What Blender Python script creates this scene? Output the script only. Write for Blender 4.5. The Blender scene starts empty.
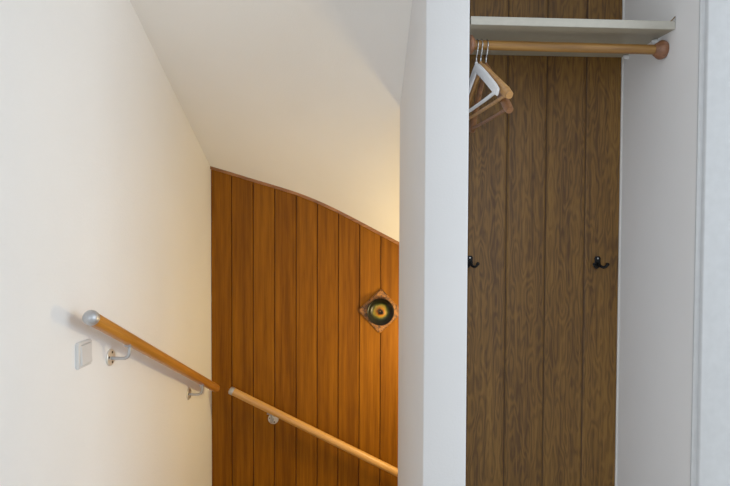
import bpy, bmesh, math, random
from mathutils import Vector, Matrix
random.seed(7)
S = bpy.context.scene
COL = S.collection
PI = math.pi
H = 1.35                      # eye height
F = 547.0                     # focal length in pixels of the 730 px wide frame

# ------------------------------------------------------------------ camera
yaw, pitch, roll = math.atan(10/F), math.atan(14/F), 0.0041
ROT = Matrix.Rotation(yaw, 3, 'Z') @ Matrix.Rotation(PI/2 - pitch, 3, 'X') @ Matrix.Rotation(roll, 3, 'Z')
cd = bpy.data.cameras.new('camera')
cd.sensor_width = 36.0
cd.lens = 36.0*F/730.0
cd.clip_start = 0.05
cam = bpy.data.objects.new('camera', cd)
COL.objects.link(cam)
cam.matrix_world = Matrix.Translation((0, 0, H)) @ ROT.to_4x4()
S.camera = cam


def ray(px, py):
    return ROT @ Vector(((px-365)/F, -(py-243)/F, -1))


def at_y(px, py, y):          # where a sight line meets the plane of constant depth
    d = ray(px, py)
    return Vector((0, 0, H)) + d*(y/d.y)


def at_x(px, py, x):
    d = ray(px, py)
    return Vector((0, 0, H)) + d*(x/d.x)


# ------------------------------------------------------------------ materials
def new_mat(name):
    m = bpy.data.materials.new(name)
    m.use_nodes = True
    nt = m.node_tree
    return m, nt, nt.nodes['Principled BSDF']


def N(nt, kind, **kw):
    n = nt.nodes.new(kind)
    for k, v in kw.items():
        if k.startswith('i_'):
            n.inputs[k[2:].replace('_', ' ')].default_value = v
        else:
            setattr(n, k, v)
    return n


def lin(c):
    return tuple((v/12.92 if v <= 0.04045 else ((v+0.055)/1.055)**2.4) for v in [x/255 for x in c]) + (1,)


def ramp(nt, stops):
    r = nt.nodes.new('ShaderNodeValToRGB')
    e = r.color_ramp.elements
    while len(e) < len(stops):
        e.new(0.5)
    for k, (p, c) in enumerate(stops):
        e[k].position = p
        e[k].color = c if len(c) == 4 else lin(c)
    return r


def plain(name, c, rough=0.5, metal=0.0, bump=0.0, bscale=300, coat=0.0):
    m, nt, b = new_mat(name)
    tc = N(nt, 'ShaderNodeTexCoord')
    nz = N(nt, 'ShaderNodeTexNoise', i_Scale=bscale, i_Detail=4)
    nt.links.new(tc.outputs['Object'], nz.inputs['Vector'])
    c0 = lin(c)
    c1 = tuple(v*0.93 for v in c0[:3]) + (1,)
    r = ramp(nt, [(0.3, c1), (0.7, c0)])
    nt.links.new(nz.outputs['Fac'], r.inputs['Fac'])
    nt.links.new(r.outputs['Color'], b.inputs['Base Color'])
    b.inputs['Roughness'].default_value = rough
    b.inputs['Metallic'].default_value = metal
    b.inputs['Coat Weight'].default_value = coat
    if bump:
        bp = N(nt, 'ShaderNodeBump', i_Strength=bump, i_Distance=0.002)
        nt.links.new(nz.outputs['Fac'], bp.inputs['Height'])
        nt.links.new(bp.outputs['Normal'], b.inputs['Normal'])
    return m


def plaster(name, c, rough=0.85, strength=0.35, grain=160):
    m, nt, b = new_mat(name)
    tc = N(nt, 'ShaderNodeTexCoord')
    n1 = N(nt, 'ShaderNodeTexNoise', i_Scale=grain, i_Detail=5, i_Roughness=0.6)
    n2 = N(nt, 'ShaderNodeTexNoise', i_Scale=3.0, i_Detail=3)
    nt.links.new(tc.outputs['Object'], n1.inputs['Vector'])
    nt.links.new(tc.outputs['Object'], n2.inputs['Vector'])
    c0 = lin(c)
    r = ramp(nt, [(0.3, tuple(v*0.965 for v in c0[:3]) + (1,)), (0.7, c0)])
    nt.links.new(n2.outputs['Fac'], r.inputs['Fac'])
    nt.links.new(r.outputs['Color'], b.inputs['Base Color'])
    b.inputs['Roughness'].default_value = rough
    bp = N(nt, 'ShaderNodeBump', i_Strength=strength, i_Distance=0.0025)
    nt.links.new(n1.outputs['Fac'], bp.inputs['Height'])
    nt.links.new(bp.outputs['Normal'], b.inputs['Normal'])
    return m


def wood(name, dark, mid, light, axis='Z', rings=14.0, cathedral=0.35, fine=1.0, rough=0.45,
         use_plank=False, spec=0.5, plank_amt=0.25, wander=(9.0, 9.0, 1.6)):
    """Long grain runs along the chosen object axis; 'plank' mesh attribute varies board to board."""
    m, nt, b = new_mat(name)
    L = nt.links.new
    tc = N(nt, 'ShaderNodeTexCoord')
    mp = N(nt, 'ShaderNodeMapping')
    rot = {'Z': (0, 0, 0), 'X': (0, PI/2, 0), 'Y': (PI/2, 0, 0)}[axis]
    mp.inputs['Rotation'].default_value = rot
    L(tc.outputs['Object'], mp.inputs['Vector'])
    vec = mp.outputs['Vector']
    if use_plank:
        at = N(nt, 'ShaderNodeAttribute', attribute_name='plank')
        off = N(nt, 'ShaderNodeVectorMath', operation='MULTIPLY_ADD')
        comb = N(nt, 'ShaderNodeCombineXYZ')
        L(at.outputs['Fac'], comb.inputs['X']); L(at.outputs['Fac'], comb.inputs['Y']); L(at.outputs['Fac'], comb.inputs['Z'])
        L(comb.outputs['Vector'], off.inputs[0])
        off.inputs[1].default_value = (0.0, 7.3, 5.1)
        L(vec, off.inputs[2])
        vec = off.outputs['Vector']
    # slow wander of the rings along the board
    st = N(nt, 'ShaderNodeVectorMath', operation='MULTIPLY')
    st.inputs[1].default_value = wander
    L(vec, st.inputs[0])
    nz = N(nt, 'ShaderNodeTexNoise', i_Scale=1.0, i_Detail=2.5, i_Roughness=0.5)
    L(st.outputs['Vector'], nz.inputs['Vector'])
    mul = N(nt, 'ShaderNodeMath', operation='MULTIPLY')
    mul.inputs[1].default_value = rings
    L(nz.outputs['Fac'], mul.inputs[0])
    fr = N(nt, 'ShaderNodeMath', operation='SINE')
    m2 = N(nt, 'ShaderNodeMath', operation='MULTIPLY'); m2.inputs[1].default_value = 2*PI
    L(mul.outputs[0], m2.inputs[0]); L(m2.outputs[0], fr.inputs[0])
    # fine fibres / pores
    sf = N(nt, 'ShaderNodeVectorMath', operation='MULTIPLY')
    sf.inputs[1].default_value = (420.0*fine, 420.0*fine, 9.0*fine)
    L(vec, sf.inputs[0])
    nf = N(nt, 'ShaderNodeTexNoise', i_Scale=1.0, i_Detail=3.0, i_Roughness=0.65)
    L(sf.outputs['Vector'], nf.inputs['Vector'])
    # medium streaks
    ss = N(nt, 'ShaderNodeVectorMath', operation='MULTIPLY')
    ss.inputs[1].default_value = (70.0*fine, 70.0*fine, 1.8)
    L(vec, ss.inputs[0])
    ns = N(nt, 'ShaderNodeTexNoise', i_Scale=1.0, i_Detail=3.0)
    L(ss.outputs['Vector'], ns.inputs['Vector'])
    a = N(nt, 'ShaderNodeMath', operation='MULTIPLY_ADD'); a.inputs[1].default_value = 0.5*cathedral
    L(fr.outputs[0], a.inputs[0]); L(ns.outputs['Fac'], a.inputs[2])
    a2 = N(nt, 'ShaderNodeMath', operation='MULTIPLY_ADD'); a2.inputs[1].default_value = 0.8
    L(nf.outputs['Fac'], a2.inputs[0]); L(a.outputs[0], a2.inputs[2])
    a3 = N(nt, 'ShaderNodeMath', operation='SUBTRACT'); a3.inputs[1].default_value = 0.4
    L(a2.outputs[0], a3.inputs[0])
    last = a3.outputs[0]
    if use_plank:
        a4 = N(nt, 'ShaderNodeMath', operation='MULTIPLY_ADD'); a4.inputs[1].default_value = plank_amt
        L(at.outputs['Fac'], a4.inputs[0]); L(last, a4.inputs[2])
        a5 = N(nt, 'ShaderNodeMath', operation='SUBTRACT'); a5.inputs[1].default_value = plank_amt*0.5
        L(a4.outputs[0], a5.inputs[0]); last = a5.outputs[0]
    r = ramp(nt, [(0.22, dark), (0.5, mid), (0.78, light)])
    L(last, r.inputs['Fac'])
    L(r.outputs['Color'], b.inputs['Base Color'])
    b.inputs['Roughness'].default_value = rough
    b.inputs['Specular IOR Level'].default_value = spec
    bp = N(nt, 'ShaderNodeBump', i_Strength=0.12, i_Distance=0.001)
    L(nf.outputs['Fac'], bp.inputs['Height'])
    L(bp.outputs['Normal'], b.inputs['Normal'])
    return m


M = {}
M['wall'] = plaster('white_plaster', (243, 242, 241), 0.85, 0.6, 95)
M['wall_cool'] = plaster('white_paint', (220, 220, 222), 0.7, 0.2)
M['closet_wall'] = plaster('closet_white_paint', (246, 245, 246), 0.75, 0.2)
M['soffit'] = plaster('soffit_plaster', (240, 238, 234), 0.9, 0.3)
M['gloss'] = plain('white_gloss_paint', (203, 206, 210), 0.35, bump=0.05, bscale=40)
M['caulk'] = plain('white_bead', (226, 224, 220), 0.5)
M['panel'] = wood('orange_panelling', (104, 57, 2), (128, 73, 4), (146, 87, 8), 'Z', 5.0, 0.08, 0.8, 0.6,
                  True, 0.12, 0.20)
M['closet_panel'] = wood('brown_oak_panelling', (76, 48, 14), (105, 71, 23), (124, 87, 33), 'Z', 13.0, 0.26, 0.9, 0.5,
                         True, 0.35, 0.10, (17.0, 17.0, 3.2))
M['lath'] = wood('cover_lath_wood', (96, 54, 18), (140, 84, 34), (168, 110, 54), 'X', 5, 0.1, 1, 0.5)
M['gap_brown'] = plain('brown_joint', (62, 40, 16), 0.8)
M['gap'] = plain('shadow_gap', (38, 20, 8), 0.9)
M['rail_l'] = wood('honey_beech', (160, 98, 26), (184, 116, 36), (200, 132, 48), 'X', 5, 0.1, 1.0, 0.38)
M['rail_b'] = wood('pale_beech', (182, 126, 58), (204, 148, 74), (218, 164, 90), 'X', 5, 0.1, 1.0, 0.4)
M['rod'] = wood('rod_beech', (116, 78, 28), (140, 96, 40), (158, 114, 52), 'X', 5, 0.2, 1.0, 0.42)
M['rosette'] = wood('reddish_turned_wood', (102, 62, 38), (128, 82, 54), (146, 98, 68), 'X', 5, 0.2, 1.0, 0.45)
M['hanger_w'] = wood('hanger_beech', (152, 104, 52), (178, 126, 66), (194, 144, 82), 'X', 5, 0.15, 1.0, 0.4)
M['hanger_d'] = wood('hanger_brown', (94, 56, 26), (122, 76, 40), (140, 92, 52), 'X', 5, 0.15, 1.0, 0.45)
M['white_lacquer'] = plain('white_lacquer', (238, 238, 240), 0.3)
M['alu'] = plain('satin_aluminium', (186, 188, 192), 0.42, 0.75)
M['steel'] = plain('brushed_steel', (222, 218, 208), 0.38, 0.6)
M['chrome'] = plain('chrome_wire', (170, 170, 172), 0.15, 1.0)
M['screw'] = plain('dark_screw_head', (70, 62, 52), 0.4, 0.9)
M['bright_screw'] = plain('zinc_screw_head', (210, 210, 212), 0.3, 0.9)
M['plastic'] = plain('white_switch_plastic', (214, 214, 213), 0.28)
M['black'] = plain('black_iron', (8, 8, 8), 0.6, 0.0)
M['black'].node_tree.nodes['Principled BSDF'].inputs['Specular IOR Level'].default_value = 0.2
M['shelf'] = plain('cream_laminate', (164, 155, 134), 0.5, bscale=60)
M['shelf_edge'] = plain('cream_edge_band', (186, 182, 170), 0.45, bscale=60)
M['brown_edge'] = plain('bare_brown_edge', (120, 92, 60), 0.7)
M['carpet'] = plain('hall_floor_laminate', (196, 186, 172), 0.6, bscale=25)
M['stairwood'] = wood('stair_wood', (128, 80, 36), (156, 104, 54), (176, 124, 72), 'X', 6, 0.2, 0.6, 0.4)
M['white_peg'] = plain('white_peg_plastic', (230, 230, 230), 0.4)


def ceramic_tile():
    m, nt, b = new_mat('rust_ceramic_tile')
    tc = N(nt, 'ShaderNodeTexCoord')
    nz = N(nt, 'ShaderNodeTexNoise', i_Scale=62, i_Detail=5, i_Roughness=0.7)
    nt.links.new(tc.outputs['Object'], nz.inputs['Vector'])
    r = ramp(nt, [(0.40, (58, 30, 6)), (0.50, (128, 76, 16)), (0.6, (158, 98, 30)), (0.75, (178, 120, 46))])
    nt.links.new(nz.outputs['Fac'], r.inputs['Fac'])
    nt.links.new(r.outputs['Color'], b.inputs['Base Color'])
    b.inputs['Roughness'].default_value = 0.45
    bp = N(nt, 'ShaderNodeBump', i_Strength=0.8, i_Distance=0.006)
    nt.links.new(nz.outputs['Fac'], bp.inputs['Height'])
    nt.links.new(bp.outputs['Normal'], b.inputs['Normal'])
    return m


def glaze():
    m, nt, b = new_mat('green_black_glaze')
    tc = N(nt, 'ShaderNodeTexCoord')
    sep = N(nt, 'ShaderNodeSeparateXYZ')
    nt.links.new(tc.outputs['Object'], sep.inputs[0])
    cb = N(nt, 'ShaderNodeCombineXYZ')
    nt.links.new(sep.outputs['X'], cb.inputs['X']); nt.links.new(sep.outputs['Z'], cb.inputs['Y'])
    ln = N(nt, 'ShaderNodeVectorMath', operation='LENGTH')
    nt.links.new(cb.outputs[0], ln.inputs[0])
    nz = N(nt, 'ShaderNodeTexNoise', i_Scale=45, i_Detail=3)
    nt.links.new(tc.outputs['Object'], nz.inputs['Vector'])
    ma = N(nt, 'ShaderNodeMath', operation='MULTIPLY_ADD'); ma.inputs[1].default_value = 0.022
    nt.links.new(nz.outputs['Fac'], ma.inputs[0]); nt.links.new(ln.outputs['Value'], ma.inputs[2])
    sc = N(nt, 'ShaderNodeMath', operation='MULTIPLY'); sc.inputs[1].default_value = 1/0.085
    nt.links.new(ma.outputs[0], sc.inputs[0])
    r = ramp(nt, [(0.0, (8, 5, 4)), (0.27, (16, 9, 5)), (0.34, (140, 78, 26)), (0.42, (160, 112, 36)), (0.53, (112, 100, 24)),
                  (0.62, (34, 42, 10)), (0.72, (9, 14, 6)), (0.92, (4, 6, 5))])
    nt.links.new(sc.outputs[0], r.inputs['Fac'])
    nt.links.new(r.outputs['Color'], b.inputs['Base Color'])
    b.inputs['Roughness'].default_value = 0.3
    b.inputs['Specular IOR Level'].default_value = 0.22
    b.inputs['Coat Weight'].default_value = 0.0
    return m


M['tile'] = ceramic_tile()
M['glaze'] = glaze()


# ------------------------------------------------------------------ building helpers
def obj(name, bm, mat, parent=None, smooth=True, loc=None, angle=40):
    bmesh.ops.recalc_face_normals(bm, faces=bm.faces)
    me = bpy.data.meshes.new(name)
    bm.to_mesh(me); bm.free()
    me.materials.append(mat)
    for p in me.polygons:
        p.use_smooth = smooth
    o = bpy.data.objects.new(name, me)
    COL.objects.link(o)
    if smooth:
        me.set_sharp_from_angle(angle=math.radians(angle))
    if parent:
        o.parent = parent
    if loc is not None:
        o.location = loc
    return o


def tag(o, label, cat=None, group=None, kind=None):
    if label: o['label'] = label
    if cat: o['category'] = cat
    if group: o['group'] = group
    if kind: o['kind'] = kind
    return o


def thing(name, label, cat, loc=(0, 0, 0), rot=(0, 0, 0), group=None):
    o = bpy.data.objects.new(name, None)
    o.empty_display_size = 0.05
    COL.objects.link(o)
    o.location = loc; o.rotation_euler = rot
    return tag(o, label, cat, group)


def struct(name, bm, mat, label, smooth=False, cat='wall'):
    return tag(obj(name, bm, mat, None, smooth), label, cat, None, 'structure')


def box(bm, a, b, bevel=0.0, seg=2):
    a, b = Vector(a), Vector(b)
    r = bmesh.ops.create_cube(bm, size=1.0)
    vs = r['verts']
    c, s = (a+b)/2, b-a
    for v in vs:
        v.co = Vector((v.co.x*s.x, v.co.y*s.y, v.co.z*s.z)) + c
    if bevel:
        es = list({e for v in vs for e in v.link_edges})
        bmesh.ops.bevel(bm, geom=es, offset=bevel, segments=seg, affect='EDGES', profile=0.5)
    return bm


def prism(bm, pts, z0, z1):
    """Vertical prism on a plan polygon."""
    lo = [bm.verts.new((x, y, z0)) for x, y in pts]
    hi = [bm.verts.new((x, y, z1)) for x, y in pts]
    n = len(pts)
    bm.faces.new(lo[::-1]); bm.faces.new(hi)
    for i in range(n):
        bm.faces.new((lo[i], lo[(i+1) % n], hi[(i+1) % n], hi[i]))
    return bm


def sweep(bm, pts, radii, up=(0, 0, 1), seg=16, caps=True, power=2.0):
    """Tapered tube; radii are numbers or (side, up) pairs; power>2 squares the section off."""
    pts = [Vector(p) for p in pts]
    up = Vector(up)
    rings = []
    n = len(pts)
    for i, p in enumerate(pts):
        t = (pts[min(i+1, n-1)] - pts[max(i-1, 0)]).normalized()
        s = t.cross(up)
        if s.length < 1e-4:
            s = t.cross(Vector((0.3, 1, 0.2)))
        s.normalize()
        u = s.cross(t).normalized()
        r = radii[i] if isinstance(radii, (list, tuple)) else radii
        a, b = r if isinstance(r, (list, tuple)) else (r, r)
        ring = []
        for k in range(seg):
            c_, s_ = math.cos(2*PI*k/seg), math.sin(2*PI*k/seg)
            cx = math.copysign(abs(c_)**(2/power), c_); sx = math.copysign(abs(s_)**(2/power), s_)
            ring.append(bm.verts.new(p + s*(a*cx) + u*(b*sx)))
        rings.append(ring)
    for i in range(n-1):
        for k in range(seg):
            bm.faces.new((rings[i][k], rings[i][(k+1) % seg], rings[i+1][(k+1) % seg], rings[i+1][k]))
    if caps:
        bm.faces.new(rings[0][::-1]); bm.faces.new(rings[-1])
    return bm


def spline(pts, n=6):
    """Catmull-Rom through the points."""
    P = [Vector(p) for p in pts]
    out = []
    for i in range(len(P)-1):
        p0, p1, p2, p3 = P[max(i-1, 0)], P[i], P[i+1], P[min(i+2, len(P)-1)]
        for k in range(n):
            t = k/n
            out.append(0.5*((2*p1) + (p2-p0)*t + (2*p0-5*p1+4*p2-p3)*t*t + (3*p1-p0-3*p2+p3)*t**3))
    out.append(P[-1])
    return out


def lathe(bm, prof, origin, axis, seg=40):
    """prof = (distance along axis, radius); closed at the ends when radius is 0."""
    o, ax = Vector(origin), Vector(axis).normalized()
    s = ax.orthogonal().normalized(); u = ax.cross(s)
    rings = []
    for d, r in prof:
        if r < 1e-6:
            rings.append([bm.verts.new(o + ax*d)])
        else:
            rings.append([bm.verts.new(o + ax*d + (s*math.cos(2*PI*k/seg) + u*math.sin(2*PI*k/seg))*r) for k in range(seg)])
    for A, B in zip(rings, rings[1:]):
        for k in range(seg):
            k2 = (k+1) % seg
            if len(A) == 1 and len(B) == 1: continue
            if len(A) == 1: bm.faces.new((A[0], B[k], B[k2]))
            elif len(B) == 1: bm.faces.new((A[k], A[k2], B[0]))
            else: bm.faces.new((A[k], A[k2], B[k2], B[k]))
    return bm


def copy_tree(o, parent=None):
    c = o.copy(); COL.objects.link(c)
    if parent: c.parent = parent
    for ch in list(o.children):
        copy_tree(ch, c)
    return c


# ------------------------------------------------------------------ the setting
XL, YB = -0.905, 3.000        # left wall, stairwell back wall
XC, YC = 0.933, 2.100         # closet right wall, closet back panelling
YF = 1.610                    # front plane of closet
ZC = 2.45                     # hall ceiling
XR = 1.75                     # right end of stairwell and closet wall
XH = 2.6                      # far right hall wall
ZB = -1.9                     # bottom of stairwell

# back curve of the soffit where it meets the panelling (read off along the wall)
curve_px = [(210.5, 167.4), (231.9, 173.7), (253, 180.3), (274.4, 186.6), (296.2, 193.4), (317.3, 201.6),
            (338, 211.4), (359.5, 222.6), (380.6, 234.0), (398.6, 243.4)]
CP = [at_y(px, py, YB) for px, py in curve_px]
CP[0].x = XL
for k in range(1, 12):        # on down behind the pier
    q = CP[9]
    CP.append(Vector((q.x + 0.15*k, YB, q.z - 0.085*k)))


def zb(x):
    if x <= CP[0].x: return CP[0].z
    for a, b in zip(CP, CP[1:]):
        if x <= b.x:
            return a.z + (b.z-a.z)*(x-a.x)/(b.x-a.x)
    return CP[-1].z


bm = box(bmesh.new(), (XL-0.15, -2.6, ZB), (XL, YB+0.12, 3.2))
struct('wall_left', bm, M['wall'], 'white textured plaster wall on the left carrying handrail and switch')

# soffit: smooth ruled surface under the upper flight
bm = bmesh.new()
YS = 1.50
XP = 0.155                    # edge buried in the pier


def soffit_sheet(xa, xb, nx, ymax, ny):
    g = []
    for i in range(nx+1):
        x = xa + (xb-xa)*i/nx
        row = []
        zz = sum(zb(x+d) for d in (-0.05, -0.025, 0, 0.025, 0.05))/5 if x > XL+0.06 else zb(x)
        for j in range(ny+1):
            y = YB - (YB-ymax)*j/ny
            row.append(bm.verts.new((x, y, zz + (ZC-zz)*(YB-y)/(YB-YS))))
        g.append(row)
    for i in range(nx):
        for j in range(ny):
            bm.faces.new((g[i][j], g[i+1][j], g[i+1][j+1], g[i][j+1]))


soffit_sheet(XL, XP, 40, YS, 24)
soffit_sheet(XP, XR, 30, 2.25, 12)
bmesh.ops.remove_doubles(bm, verts=bm.verts[:], dist=1e-4)
r = bmesh.ops.extrude_face_region(bm, geom=bm.faces[:])
for v in r['geom']:
    if isinstance(v, bmesh.types.BMVert): v.co.z += 0.14
struct('ceiling', bm, M['soffit'], 'white sloping plaster soffit curving down over the stairwell', True, 'ceiling')


# vertical board panelling with chamfered joints
def panelling(bm, edges, topf, y, z0, ch, dep):
    pl = bm.faces.layers.float.new('plank')
    for k, (xa, xb) in enumerate(zip(edges, edges[1:])):
        val = random.random()
        n = 4
        xs = [xa + ch*0.25, xa + ch] + [xa+ch+(xb-xa-2*ch)*j/n for j in range(1, n)] + [xb - ch, xb - ch*0.25]
        ys = [y+dep, y] + [y]*(n-1) + [y, y+dep]
        lo = [bm.verts.new((X, Y, z0)) for X, Y in zip(xs, ys)]
        hi = [bm.verts.new((X, Y, topf(X))) for X, Y in zip(xs, ys)]
        for j in range(len(xs)-1):
            f = bm.faces.new((lo[j], lo[j+1], hi[j+1], hi[j])); f[pl] = val
    return bm


def panel_obj(name, bm, mat, label, gap_faces, gap=None):
    # backing board behind the joints shares the mesh, second material slot
    n0 = len(bm.faces)
    a, b = gap_faces
    box(bm, a, b)
    bm.faces.ensure_lookup_table()
    for f in bm.faces[n0:]: f.material_index = 1
    me = bpy.data.meshes.new(name)
    bm.to_mesh(me); bm.free()
    me.materials.append(mat); me.materials.append(gap or M['gap'])
    o = bpy.data.objects.new(name, me); COL.objects.link(o)
    return tag(o, label, 'wall', None, 'structure')


# stairwell back wall
ed_px = [231.7, 253.2, 274.6, 296.1, 317.3, 338.3, 359.5, 380.6]
ex = [XL] + [at_y(p, 290, YB).x for p in ed_px]
w = (ex[-1]-ex[1])/7
while ex[-1] < XR: ex.append(ex[-1]+w)
ex[-1] = XR
bm = panelling(bmesh.new(), ex, lambda x: zb(x)+0.03, YB, ZB, 0.0035, 0.008)
panel_obj('wall_back', bm, M['panel'], 'orange-brown vertical board panelling at the back of the stairwell',
          ((XL-0.1, YB+0.007, ZB), (XR+0.1, YB+0.12, 2.4)))

# thin cover lath along the curved top of the panelling
bm = bmesh.new()
pts = []
for i in range(80):
    x = XL+0.001 + (XR-XL-0.002)*i/79
    pts.append((x, zb(x)))
ring = []
for x, z in pts:
    a = [bm.verts.new(v) for v in ((x, YB-0.013, z+0.012), (x, YB-0.013, z-0.007), (x, YB-0.010, z-0.010),
                                   (x, YB+0.004, z-0.010), (x, YB+0.004, z+0.012))]
    ring.append(a)
for A, B in zip(ring, ring[1:]):
    for k in range(5):
        bm.faces.new((A[k], A[(k+1) % 5], B[(k+1) % 5], B[k]))
bm.faces.new(ring[0]); bm.faces.new(ring[-1][::-1])
struct('trim_1', bm, M['lath'], 'narrow curved wooden cover strip along the top of the stairwell panelling', True, 'trim')

# pier between stairwell and closet (plan polygon, back edge reaches behind the closet)
pxA = at_y(424.3, 243, 1.605).x
pxB = at_y(399.2, 243, 2.27).x
pxR = at_y(467.6, 243, 1.605).x
bm = prism(bmesh.new(), [(pxA, 1.605), (pxR, 1.605), (pxR+0.030, 1.80), (pxR+0.045, YC+0.03), (pxR+0.045, 2.27), (pxB, 2.27)], -0.25, ZC+0.2)
es = [e for e in bm.edges if abs(e.verts[0].co.z-e.verts[1].co.z) > 1 and abs(e.verts[0].co.y-1.605) < 1e-4]
bmesh.ops.bevel(bm, geom=es, offset=0.004, segments=3, affect='EDGES', profile=0.5)
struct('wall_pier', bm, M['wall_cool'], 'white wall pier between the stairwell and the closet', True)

# closet back panelling: brown oak look boards
gx = [at_y(p, 270, YC).x for p in (505.9, 545.0, 584.2)]
wd = (gx[2]-gx[0])/2
ce = [gx[0]-2*wd, gx[0]-wd] + gx + [XC]
ce[0] = 0.245
ce = [c for c in ce if c >= 0.245]
bm = panelling(bmesh.new(), ce, lambda x: ZC+0.05, YC, 0.0, 0.007, 0.0035)
panel_obj('wall_closet', bm, M['closet_panel'], 'brown wood grain board panelling at the back of the closet',
          ((0.245, YC+0.003, -0.2), (XR, YC+0.10, ZC+0.1)), M['gap_brown'])

bm = box(bmesh.new(), (XC, YF, -0.2), (XC+0.14, YC+0.006, ZC+0.1))
struct('wall_right', bm, M['closet_wall'], 'pale grey-white closet side wall under the shelf end')
bm = box(bmesh.new(), (XC-0.005, YC-0.004, 0.0), (XC+0.001, YC+0.004, ZC))
struct('trim_2', bm, M['caulk'], 'thin white bead in the corner of closet panelling and side wall', False, 'trim')
bm = prism(bmesh.new(), [(XC-0.001, YF+0.002), (XC-0.001, YF-0.003), (XC+0.0008, YF-0.005), (XC+0.0105, YF-0.007), (XC+0.0112, YF-0.014), (XC+0.0130, 1.5925), (XC+0.0160, 1.5910), (XC+0.30, 1.5910), (XC+0.30, YF+0.002)], 0.0, ZC)
struct('trim_3', bm, M['gloss'], 'white painted frame board at the right edge of the closet', True, 'trim')
bm = box(bmesh.new(), (XC+0.28, 1.58, -0.2), (XH+0.1, 1.70, ZC+0.1))
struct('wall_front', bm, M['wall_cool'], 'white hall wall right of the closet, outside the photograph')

# the rest of the hall, out of view
bm = box(bmesh.new(), (XL-0.1, -2.6, ZC), (XH+0.1, YS+0.02, ZC+0.12))
box(bm, (0.12, YS, ZC), (XR+0.1, 2.3, ZC+0.12))
struct('ceiling_hall', bm, M['soffit'], 'flat white hall ceiling above the camera', False, 'ceiling')
bm = box(bmesh.new(), (XR, 1.65, ZB), (XR+0.12, YB+0.12, ZC+0.1))
struct('wall_stair_end', bm, M['wall_cool'], 'white end wall of the stairwell, out of sight')
V0, V1, VZ0, VZ1 = -0.9, 1.3, 0.75, 2.25
bm = box(bmesh.new(), (XH, -2.7, -0.2), (XH+0.12, V0, ZC+0.1))
box(bm, (XH, V1, -0.2), (XH+0.12, 1.7, ZC+0.1))
box(bm, (XH, V0, -0.2), (XH+0.12, V1, VZ0)); box(bm, (XH, V0, VZ1), (XH+0.12, V1, ZC+0.1))
struct('wall_far_right', bm, M['wall_cool'], 'white hall wall far right, outside the photograph')
bm = bmesh.new()      # wall behind the camera with a window opening
W0, W1, WZ0, WZ1 = -0.82, 0.60, 0.75, 2.25
box(bm, (XL-0.1, -2.7, -0.2), (W0, -2.58, ZC+0.1)); box(bm, (W1, -2.7, -0.2), (XH+0.1, -2.58, ZC+0.1))
box(bm, (W0, -2.7, -0.2), (W1, -2.58, WZ0)); box(bm, (W0, -2.7, WZ1), (W1, -2.58, ZC+0.1))
struct('wall_behind', bm, M['wall_cool'], 'white hall wall with window behind the camera')
bm = bmesh.new()
for a, b in (((W0, WZ0), (W0+0.06, WZ1)), ((W1-0.06, WZ0), (W1, WZ1)), ((W0, WZ0), (W1, WZ0+0.06)), ((W0, WZ1-0.06), (W1, WZ1)),
             (((W0+W1)/2-0.03, WZ0), ((W0+W1)/2+0.03, WZ1))):
    box(bm, (a[0], -2.68, a[1]), (b[0], -2.61, b[1]))
struct('window_1', bm, M['gloss'], 'white window frame in the hall wall behind the camera', False, 'window')
bm = bmesh.new()
for a, b in (((V0, VZ0), (V0+0.06, VZ1)), ((V1-0.06, VZ0), (V1, VZ1)), ((V0, VZ0), (V1, VZ0+0.06)), ((V0, VZ1-0.06), (V1, VZ1)),
             (((V0+V1)/2-0.03, VZ0), ((V0+V1)/2+0.03, VZ1))):
    box(bm, (XH+0.03, a[0], a[1]), (XH+0.10, b[0], b[1]))
struct('window_2', bm, M['gloss'], 'white window frame in the hall wall far to the right', False, 'window')
bm = bmesh.new()
box(bm, (XL-0.05, -2.6, -0.22), (XH+0.05, 1.90, 0.0))
box(bm, (pxB, 1.90, -0.22), (XR+0.05, 2.2, 0.0))
struct('floor', bm, M['carpet'], 'light hall floor running up to the stairs', False, 'floor')
bm = bmesh.new()
box(bm, (XL, 1.88, -0.21), (pxB, 2.20, -0.17))
box(bm, (XL, 1.90, -0.4), (pxB, 1.93, -0.17))
c = (pxB, 2.20)
prism(bm, [c, (XL, 2.16), (XL, 2.62)], -0.38, -0.34)
prism(bm, [c, (XL, 2.55), (XL, YB), (-0.45, YB)], -0.55, -0.51)
prism(bm, [c, (-0.52, YB), (pxB+0.02, YB)], -0.72, -0.68)
for k in range(6):
    x = pxB + 0.28*k
    box(bm, (x-0.02, 2.25, -0.89-0.17*k), (min(x+0.28, XR), YB, -0.85-0.17*k))
    box(bm, (x, 2.25, -0.89-0.17*k), (x+0.02, YB, -0.68-0.17*k))
struct('stairs', bm, M['stairwood'], 'wooden winding stairs going down below the picture', False, 'stairs')
bm = box(bmesh.new(), (pxB, 2.2, ZB), (XR, 2.27, 0.0))
box(bm, (pxR+0.04, 2.2, 0.0), (XR, 2.27, ZC))
struct('wall_stairwell', bm, M['wall'], 'white stairwell wall behind the closet, out of sight')
bm = box(bmesh.new(), (XL, 1.85, ZB-0.1), (XR, YB, ZB))
box(bm, (XL, 1.86, ZB), (pxB, 1.90, -0.2))
struct('floor_lower', bm, M['carpet'], 'floor at the foot of the stairs, out of sight', False, 'floor')

# ------------------------------------------------------------------ left handrail
XRAIL = -0.836
R1 = 0.0212
pA = at_x(90.9, 317.6, XRAIL)          # just inside the end cap
pB = at_x(216.5, 388.6, XRAIL)
d = (pB-pA).normalized()
rail = thing('handrail', 'honey-coloured round wooden handrail with silver end cap on the left wall', 'handrail', (XL, pA.y, pA.z))
OFF = -Vector((XL, pA.y, pA.z))


def axis_rot(dirv):
    return dirv.to_track_quat('X', 'Z')


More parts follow.
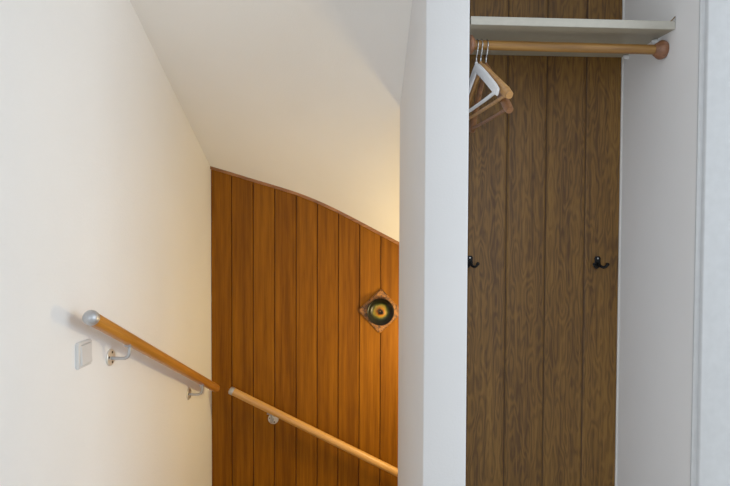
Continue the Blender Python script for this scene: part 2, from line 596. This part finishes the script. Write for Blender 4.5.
Lr = (pB-pA).length
bm = lathe(bmesh.new(), [(0, 0), (0, R1), (Lr-0.012, R1), (Lr-0.005, R1*0.93), (Lr-0.001, R1*0.75), (Lr, R1*0.5), (Lr, 0)], (0, 0, 0), (1, 0, 0), 40)
o = obj('rail', bm, M['rail_l'], rail, loc=pA+OFF)
o.rotation_mode = 'QUATERNION'; o.rotation_quaternion = axis_rot(d)
bm = lathe(bmesh.new(), [(0.010, R1*0.98), (0.010, R1+0.0012), (0.0, R1+0.0016)] +
           [(-(R1+0.0016)*0.95*math.sin(a*PI/20), (R1+0.0016)*math.cos(a*PI/20)) for a in range(1, 10)] + [(-(R1+0.0016)*0.95, 0)], (0, 0, 0), (1, 0, 0), 40)
o = obj('end_cap', bm, M['alu'], rail, loc=pA+OFF)
tag(o, 'domed silver end cap')
o.rotation_mode = 'QUATERNION'; o.rotation_quaternion = axis_rot(d)


def wall_bracket(px, py, parent, off):
    c = at_x(px, py, XL)
    # rail point above the arm
    t = (c.y + 0.002 - pA.y)/d.y
    q = pA + d*t
    under = q - Vector((0, 0, R1))
    br = lathe(bmesh.new(), [(0, 0), (0, 0.029), (0.004, 0.029), (0.006, 0.027), (0.0065, 0.020), (0.0065, 0)], c, (1, 0, 0), 36)
    plate = obj('bracket', br, M['steel'], parent, loc=off)
    path = spline([c+Vector((0.004, 0, -0.002)), c+Vector((0.03, 0, -0.003)), Vector((q.x-0.014, c.y, c.z-0.001)),
                   Vector((q.x-0.003, c.y, c.z+0.012)), Vector((q.x, c.y, under.z+0.002))], 7)
    bm = sweep(bmesh.new(), path, 0.0058, up=(0, 1, 0), seg=14)
    tag(obj('arm', bm, M['alu'], plate), 'curved satin metal bracket arm')
    bm = bmesh.new()
    s = d*0.020
    sweep(bm, [under - s + Vector((0, 0, 0.0015)), under + s + Vector((0, 0, 0.0015))], (0.011, 0.0022), seg=16, power=4)
    obj('saddle', bm, M['alu'], plate)
    for dz, dy in ((0.017, 0.004), (-0.017, 0.004), (0.004, -0.018)):
        bm = lathe(bmesh.new(), [(0.006, 0), (0.006, 0.0046), (0.0078, 0.0040), (0.0084, 0)], c+Vector((0, dy, dz)), (1, 0, 0), 14)
        obj('screw', bm, M['screw'], plate)
    return plate


wall_bracket(109.9, 357.4, rail, OFF)
wall_bracket(188.4, 393.8, rail, OFF)

# ------------------------------------------------------------------ back handrail
YR = YB - 0.068
q0 = at_y(232.2, 391.0, YR); q1 = at_y(398.5, 473.2, YR)
d2 = (q1-q0).normalized()
q2 = q1 + d2*1.0
L2 = (q2-q0).length
R2 = 0.0205
rail2 = thing('handrail', 'pale round wooden handrail sloping down across the orange panelling', 'handrail', (q0.x, YB, q0.z))
O2 = -Vector((q0.x, YB, q0.z))
bm = lathe(bmesh.new(), [(0, 0), (0, R2), (L2, R2), (L2, 0)], (0, 0, 0), (1, 0, 0), 36)
o = obj('rail', bm, M['rail_b'], rail2, loc=q0+O2)
o.rotation_mode = 'QUATERNION'; o.rotation_quaternion = axis_rot(d2)
bm = lathe(bmesh.new(), [(0.008, R2*0.98), (0.008, R2+0.001), (-0.008, R2+0.001), (-0.013, R2*0.9), (-0.016, R2*0.6), (-0.017, 0)], (0, 0, 0), (1, 0, 0), 36)
o = obj('end_cap', bm, M['alu'], rail2, loc=q0+O2)
tag(o, 'short silver end cap')
o.rotation_mode = 'QUATERNION'; o.rotation_quaternion = axis_rot(d2)


def back_bracket(c, parent, off):
    t = (c.x - q0.x)/d2.x
    q = q0 + d2*t
    br = lathe(bmesh.new(), [(0, 0), (0, 0.029), (0.004, 0.029), (0.006, 0.027), (0.0065, 0.020), (0.0065, 0)], c, (0, -1, 0), 36)
    plate = obj('bracket', br, M['steel'], parent, loc=off)
    path = spline([c+Vector((0, -0.004, -0.002)), c+Vector((0, -0.03, -0.003)), Vector((c.x, q.y+0.014, c.z-0.001)),
                   Vector((c.x, q.y+0.003, c.z+0.012)), Vector((c.x, q.y, q.z-R2+0.002))], 7)
    tag(obj('arm', sweep(bmesh.new(), path, 0.0058, up=(1, 0, 0), seg=14), M['alu'], plate), 'curved satin metal bracket arm')
    un = q - Vector((0, 0, R2-0.0005))
    obj('saddle', sweep(bmesh.new(), [un-d2*0.02, un+d2*0.02], (0.011, 0.0022), seg=16, power=4), M['alu'], plate)
    for dz, dx in ((0.017, 0.006), (-0.017, 0.006), (0.004, -0.018)):
        bm = lathe(bmesh.new(), [(0.006, 0), (0.006, 0.0046), (0.0078, 0.0040), (0.0084, 0)], c+Vector((dx, 0, dz)), (0, -1, 0), 14)
        obj('screw', bm, M['screw'], plate)


back_bracket(at_y(273.4, 418.6, YB), rail2, O2)

# ------------------------------------------------------------------ light switch
sc_ = at_x(82.2, 353.8, XL)
sw = thing('light_switch', 'square white rocker light switch on the left wall below the handrail', 'light switch', sc_)
bm = bmesh.new()
bx_ = []
# frame as a stepped ring: outer skirt, bevel to a flat face, central opening
def sq(h, x, dy=0, dz=0):
    return [bm.verts.new((x, dy+sy*h, dz+sz*h)) for sy, sz in ((-1, -1), (1, -1), (1, 1), (-1, 1))]
rings = [sq(0.0405, 0.0), sq(0.0405, 0.007), sq(0.0385, 0.0105), sq(0.0325, 0.0118), sq(0.0317, 0.0108), sq(0.0312, 0.002)]
for A, B in zip(rings, rings[1:]):
    for k in range(4):
        bm.faces.new((A[k], A[(k+1) % 4], B[(k+1) % 4], B[k]))
es = [e for e in bm.edges if (abs(e.verts[0].co.x-e.verts[1].co.x) > 1e-5) and max(abs(e.verts[0].co.y), abs(e.verts[1].co.y)) > 0.033]
bmesh.ops.bevel(bm, geom=es, offset=0.004, segments=3, affect='EDGES')
obj('frame', bm, M['plastic'], sw, angle=25)
bm = bmesh.new()
vs = []
for x, inset in ((0.001, 0.0), (0.012, 0.0), (0.0150, 0.002)):
    ringv = []
    for sy, sz in ((-1, -1), (1, -1), (1, 1), (-1, 1)):
        hh = 0.0305-inset
        tilt = 0.0018*(1 if sz < 0 else -1) if x > 0.01 else 0
        ringv.append(bm.verts.new((x+tilt, sy*hh, sz*hh)))
    vs.append(ringv)
for A, B in zip(vs, vs[1:]):
    for k in range(4):
        bm.faces.new((A[k], A[(k+1) % 4], B[(k+1) % 4], B[k]))
bm.faces.new(vs[-1])
obj('rocker', bm, M['plastic'], sw, angle=25)

# ------------------------------------------------------------------ ceramic wall ornament
oc = at_y(380.4, 311.0, YB)
orn = thing('wall_ornament', 'diamond-hung rust ceramic tile with dark green glazed dish on the panelling', 'wall ornament', oc)
bm = bmesh.new()
hd = 0.0885
def sq2(h, y):
    return [bm.verts.new((sx*h, y, sz*h)) for sx, sz in ((-1, -1), (1, -1), (1, 1), (-1, 1))]
rings = [sq2(hd, 0.0), sq2(hd, -0.010), sq2(hd-0.005, -0.015)]
for A, B in zip(rings, rings[1:]):
    for k in range(4):
        bm.faces.new((A[k], A[(k+1) % 4], B[(k+1) % 4], B[k]))
bm.faces.new(rings[-1]); bm.faces.new(rings[0][::-1])
es = [e for e in bm.edges if abs(e.verts[0].co.y-e.verts[1].co.y) > 1e-5]
bmesh.ops.bevel(bm, geom=es, offset=0.006, segments=3, affect='EDGES')
tile = obj('tile', bm, M['tile'], orn, angle=25)
tile.rotation_euler = (0, PI/4 + 0.03, 0)
tag(tile, 'rough rust-orange ceramic tile with relief')
bm = bmesh.new()
prof = [(0.010, 0), (0.010, 0.058), (0.016, 0.068), (0.030, 0.0745), (0.038, 0.0745), (0.042, 0.071), (0.041, 0.066), (0.033, 0.061),
        (0.025, 0.050), (0.021, 0.036), (0.022, 0.027), (0.027, 0.021), (0.031, 0.016), (0.031, 0.0125), (0.028, 0.0110), (0.016, 0.0095), (0.014, 0)]
lathe(bm, prof, (0, 0, 0), (0, -1, 0), 56)
tag(obj('dish', bm, M['glaze'], orn, angle=60), 'round dark green and black glazed dish with yellow centre')

# ------------------------------------------------------------------ closet shelf
bm = bmesh.new()
YSF = 1.738
fl = at_y(471.5, 24.2, YSF); fr = at_y(674.6, 29.2, YSF)
bl = at_y(478.0, 54.6, YC-0.001); brr = at_y(622.0, 57.4, YC-0.001)
x0 = 0.298
def zl(a, b, x): return a.z + (b.z-a.z)*(x-a.x)/(b.x-a.x)
TH = 0.0245
shelf = thing('closet_shelf', 'cream laminated shelf across the top of the closet', 'shelf', (x0, YSF, zl(fl, fr, x0)))
SO = -shelf.location
P = []
xe = XC-0.0015
for (x, y, a, b) in ((x0, YSF+0.002, fl, fr), (xe, YSF+0.002, fl, fr), (xe, YC-0.001, bl, brr), (x0+0.012, YC-0.001, bl, brr)):
    P.append((x, y, zl(a, b, x)))
lo = [bm.verts.new(p) for p in P]; hi = [bm.verts.new((p[0], p[1], p[2]+TH)) for p in P]
bm.faces.new(lo[::-1]); bm.faces.new(hi)
for k in range(4): bm.faces.new((lo[k], lo[(k+1) % 4], hi[(k+1) % 4], hi[k]))
obj('board', bm, M['shelf'], shelf, False, loc=SO)
bm = bmesh.new()
n = 12
prev = None
for i in range(n+1):
    x = x0 + (xe-x0)*i/n
    z = zl(fl, fr, x)
    sec = [bm.verts.new(v) for v in ((x, YSF+0.003, z-0.0005), (x, YSF-0.0005, z), (x, YSF-0.0015, z+0.003), (x, YSF-0.0015, z+TH-0.003), (x, YSF-0.0005, z+TH), (x, YSF+0.003, z+TH+0.0005))]
    if prev:
        for k in range(5): bm.faces.new((prev[k], prev[k+1], sec[k+1], sec[k]))
    prev = sec
tag(obj('edge_band', bm, M['shelf_edge'], shelf, loc=SO), 'pale front edge of the shelf')
# curl of loose brown edging at the front right corner
zc = zl(fl, fr, xe)+TH
bm = sweep(bmesh.new(), spline([(xe-0.018, YSF+0.004, zc-0.002), (xe-0.010, YSF+0.002, zc+0.003), (xe-0.004, YSF, zc+0.010), (xe-0.002, YSF, zc+0.014)], 4),
           [(0.004, 0.002)]*12+[(0.002, 0.001)], seg=10)
tag(obj('loose_edging', bm, M['brown_edge'], shelf, loc=SO), 'little brown curl of loose edging at the corner')
for px, py in ((657.5, 39.6), (628.5, 54.8)):
    c = at_x(px, py, XC)
    z_under = P[1][2] + (P[2][2]-P[1][2])*(c.y-P[1][1])/(P[2][1]-P[1][1])
    bm = lathe(bmesh.new(), [(0, 0), (0, 0.008), (0.004, 0.009), (0.010, 0.0075), (0.018, 0.006), (0.020, 0)], (XC, c.y, z_under-0.009), (-1, 0, 0), 20)
    tag(obj('shelf_peg', bm, M['white_peg'], shelf, loc=SO), 'small white peg under the shelf')

# ------------------------------------------------------------------ clothes rod
YROD = 1.797
RR = 0.0152
ra = at_y(478.0, 45.0, YROD); rb = at_y(655.0, 49.7, YROD)
dr = (rb-ra).normalized()
xl_, xr_ = pxR+0.030, XC
ra = ra + dr*((xl_+0.006-ra.x)/dr.x); rb = ra + dr*((xr_-0.006-ra.x)/dr.x)
rod = thing('clothes_rod', 'round wooden clothes rail with turned reddish end sockets below the shelf', 'clothes rail', ra)
LR = (rb-ra).length
bm = lathe(bmesh.new(), [(0, 0), (0, RR), (LR, RR), (LR, 0)], (0, 0, 0), (1, 0, 0), 32)
o = obj('rod', bm, M['rod'], rod); o.rotation_mode = 'QUATERNION'; o.rotation_quaternion = axis_rot(dr)
for base, ax, k in ((Vector((XC-0.0005, rb.y, rb.z)), (-1, 0, 0), 1.0), (Vector((xl_+0.001, ra.y, ra.z)), (1, 0, 0), 0.52)):
    bm = lathe(bmesh.new(), [(0, 0)] + [(k*p, q) for p, q in ((0, 0.026), (0.003, 0.0275), (0.009, 0.0300), (0.015, 0.0300), (0.021, 0.0275), (0.028, 0.0225), (0.034, 0.0185), (0.036, 0.0160))] + [(k*0.036, 0)],
               base-ra, ax, 40)
    tag(obj('end_socket', bm, M['rosette'], rod), 'rounded reddish wooden end socket')

# ------------------------------------------------------------------ hangers
def hanger(name, label, mbody, mbar, x, phi, half, neck_drop, drop, thick, flat, group=None, lean=0.0):
    """Local frame: +Y along the arms, Z up, origin on top of the rod."""
    top = ra + dr*((x-ra.x)/dr.x) + Vector((0, 0, RR))
    t = thing(name, label, 'coat hanger', top, (0, lean, phi), group)
    # hook: wire over the rod then down to the neck
    rr = RR + 0.0030
    pts = []
    for a in range(-35, 186, 17):
        A = math.radians(a)
        pts.append((0, -math.cos(A)*rr*1.0, -RR - 0.0011 + math.sin(A)*rr))
    pts.reverse()
    # starts at the tip beyond the rod, over the top, down the near side, back to the centre
    low = pts[-1]
    pts += [(0, -0.006, low[2]-0.022), (0, 0, low[2]-0.032), (0, 0, -neck_drop-0.006)]
    obj('hook', sweep(bmesh.new(), spline(pts, 3), 0.0018, up=(1, 0, 0), seg=10), M['chrome'], t)
    # arms: one continuous shaped yoke
    zN = -neck_drop
    prof = []
    for s in (-1, 1):
        arm = []
        for k in range(0, 11):
            f = k/10
            z = zN - drop*(0.10*f + 0.90*(f**1.12)) - 0.012
            arm.append((s*half*f, z, f))
        prof.append(arm)
    line = prof[0][::-1] + prof[1][1:]
    P3, Rr = [], []
    for y, z, f in line:
        bow = 0.012*(f**2) if not flat else 0.0
        P3.append((bow, y, z))
        hgt = 0.0165*(1-f) + (0.0145 if not flat else 0.0150)*f
        wid = thick*(1-f*0.0) + (0.006*f**2 if not flat else 0.0)
        if f > 0.95: hgt *= 0.75; wid *= 0.85
        Rr.append((wid, hgt))
    obj('yoke', sweep(bmesh.new(), P3, Rr, up=(0, 0, 1), seg=18, power=2.6 if not flat else 3.5), mbody, t)
    # neck collar
    obj('neck', lathe(bmesh.new(), [(0.006, 0), (0.006, 0.004), (0.002, 0.0048), (-0.012, 0.0055), (-0.022, 0.0060), (-0.022, 0)], (0, 0, zN), (0, 0, 1), 20), mbody, t)
    # trouser bar
    bx = 0.0 if flat else 0.009
    yb_ = half*0.90
    zb_ = zN - drop*0.93 - 0.016
    obj('trouser_bar', sweep(bmesh.new(), [(bx, -yb_, zb_), (bx, -yb_*0.5, zb_-0.002), (bx, yb_*0.5, zb_-0.002), (bx, yb_, zb_)], 0.0054, seg=14), mbar, t)
    return t


hanger('coat_hanger', 'white coat hanger at the front of the three on the rail', M['white_lacquer'], M['white_lacquer'],
       0.3265, math.radians(7.5), 0.20, 0.077, 0.127, 0.0045, True, 'coat hangers on the closet rail')
hanger('coat_hanger', 'light wooden coat hanger just right of the white one', M['hanger_w'], M['hanger_w'],
       0.3405, math.radians(8.5), 0.215, 0.075, 0.141, 0.006, False, 'coat hangers on the closet rail')
hanger('coat_hanger', 'darker brown wooden coat hanger behind the light wooden one', M['hanger_d'], M['hanger_d'],
       0.3580, math.radians(8.5), 0.172, 0.078, 0.172, 0.006, False, 'coat hangers on the closet rail')

# ------------------------------------------------------------------ coat hooks
def coat_hook(px, py, label):
    c = at_y(px, py, YC)
    t = thing('coat_hook', label, 'coat hook', c, (0, 0, 0), 'black coat hooks on the closet panelling')
    bm = sweep(bmesh.new(), [(0, -0.003, 0.019), (0, -0.003, 0.012), (0, -0.003, 0.0), (0, -0.003, -0.012), (0, -0.003, -0.019)],
               [(0.0080, 0.003), (0.0125, 0.004), (0.0115, 0.004), (0.0125, 0.004), (0.0070, 0.003)], up=(0, -1, 0), seg=20)
    obj('plate', bm, M['black'], t)
    for s in (-1, 1):
        path = spline([(0, -0.005, -0.006), (s*0.004, -0.016, -0.015), (s*0.011, -0.026, -0.0215), (s*0.019, -0.032, -0.019), (s*0.025, -0.035, -0.010)], 6)
        bm = sweep(bmesh.new(), path, [0.0056]*len(path), up=(0, 0.3, 1), seg=14)
        bmesh.ops.create_uvsphere(bm, u_segments=16, v_segments=10, radius=0.0070, matrix=Matrix.Translation(path[-1]))
        obj('prong', bm, M['black'], t)
    for z in (0.011,):
        bm = lathe(bmesh.new(), [(0.005, 0), (0.005, 0.0034), (0.0078, 0.0024), (0.0085, 0)], (0, 0, z), (0, -1, 0), 14)
        tag(obj('screw', bm, M['bright_screw'], t), 'bright screw head')
    return t


coat_hook(597.2, 261.2, 'black double coat hook on the panelling near the white closet side wall')
coat_hook(469.6, 260.6, 'black double coat hook half hidden by the white pier edge')

# ------------------------------------------------------------------ light
w_ = bpy.data.worlds.new('world'); S.world = w_; w_.use_nodes = True
bgn = w_.node_tree.nodes['Background']
bgn.inputs['Color'].default_value = (0.80, 0.90, 1.0, 1); bgn.inputs['Strength'].default_value = 0.6


def area(name, loc, rot, sx, sy, power, color):
    l = bpy.data.lights.new(name, 'AREA'); l.shape = 'RECTANGLE'; l.size = sx; l.size_y = sy
    l.energy = power; l.color = color
    o = bpy.data.objects.new(name, l); COL.objects.link(o); o.location = loc; o.rotation_euler = rot
    return o


# daylight through the window behind the camera
area('window_daylight', ((W0+W1)/2, -2.57, (WZ0+WZ1)/2), (PI/2, 0, 0), W1-W0, WZ1-WZ0, 15.5, (0.82, 0.90, 1.0))
area('window_daylight_side', (XH-0.01, (V0+V1)/2, (VZ0+VZ1)/2), (PI/2, 0, PI/2), V1-V0, VZ1-VZ0, 40, (0.84, 0.93, 1.0))
# warm lamp in the lower stairwell, behind the pier
pl = bpy.data.lights.new('stairwell_lamp', 'POINT'); pl.energy = 16.0; pl.color = (1.0, 0.72, 0.30); pl.shadow_soft_size = 0.06
po = bpy.data.objects.new('stairwell_lamp', pl); COL.objects.link(po); po.location = (0.42, 2.60, 0.72)

S.view_settings.view_transform = 'Standard'
S.view_settings.look = 'None'
S.view_settings.exposure = 0.20
S.view_settings.gamma = 1.2
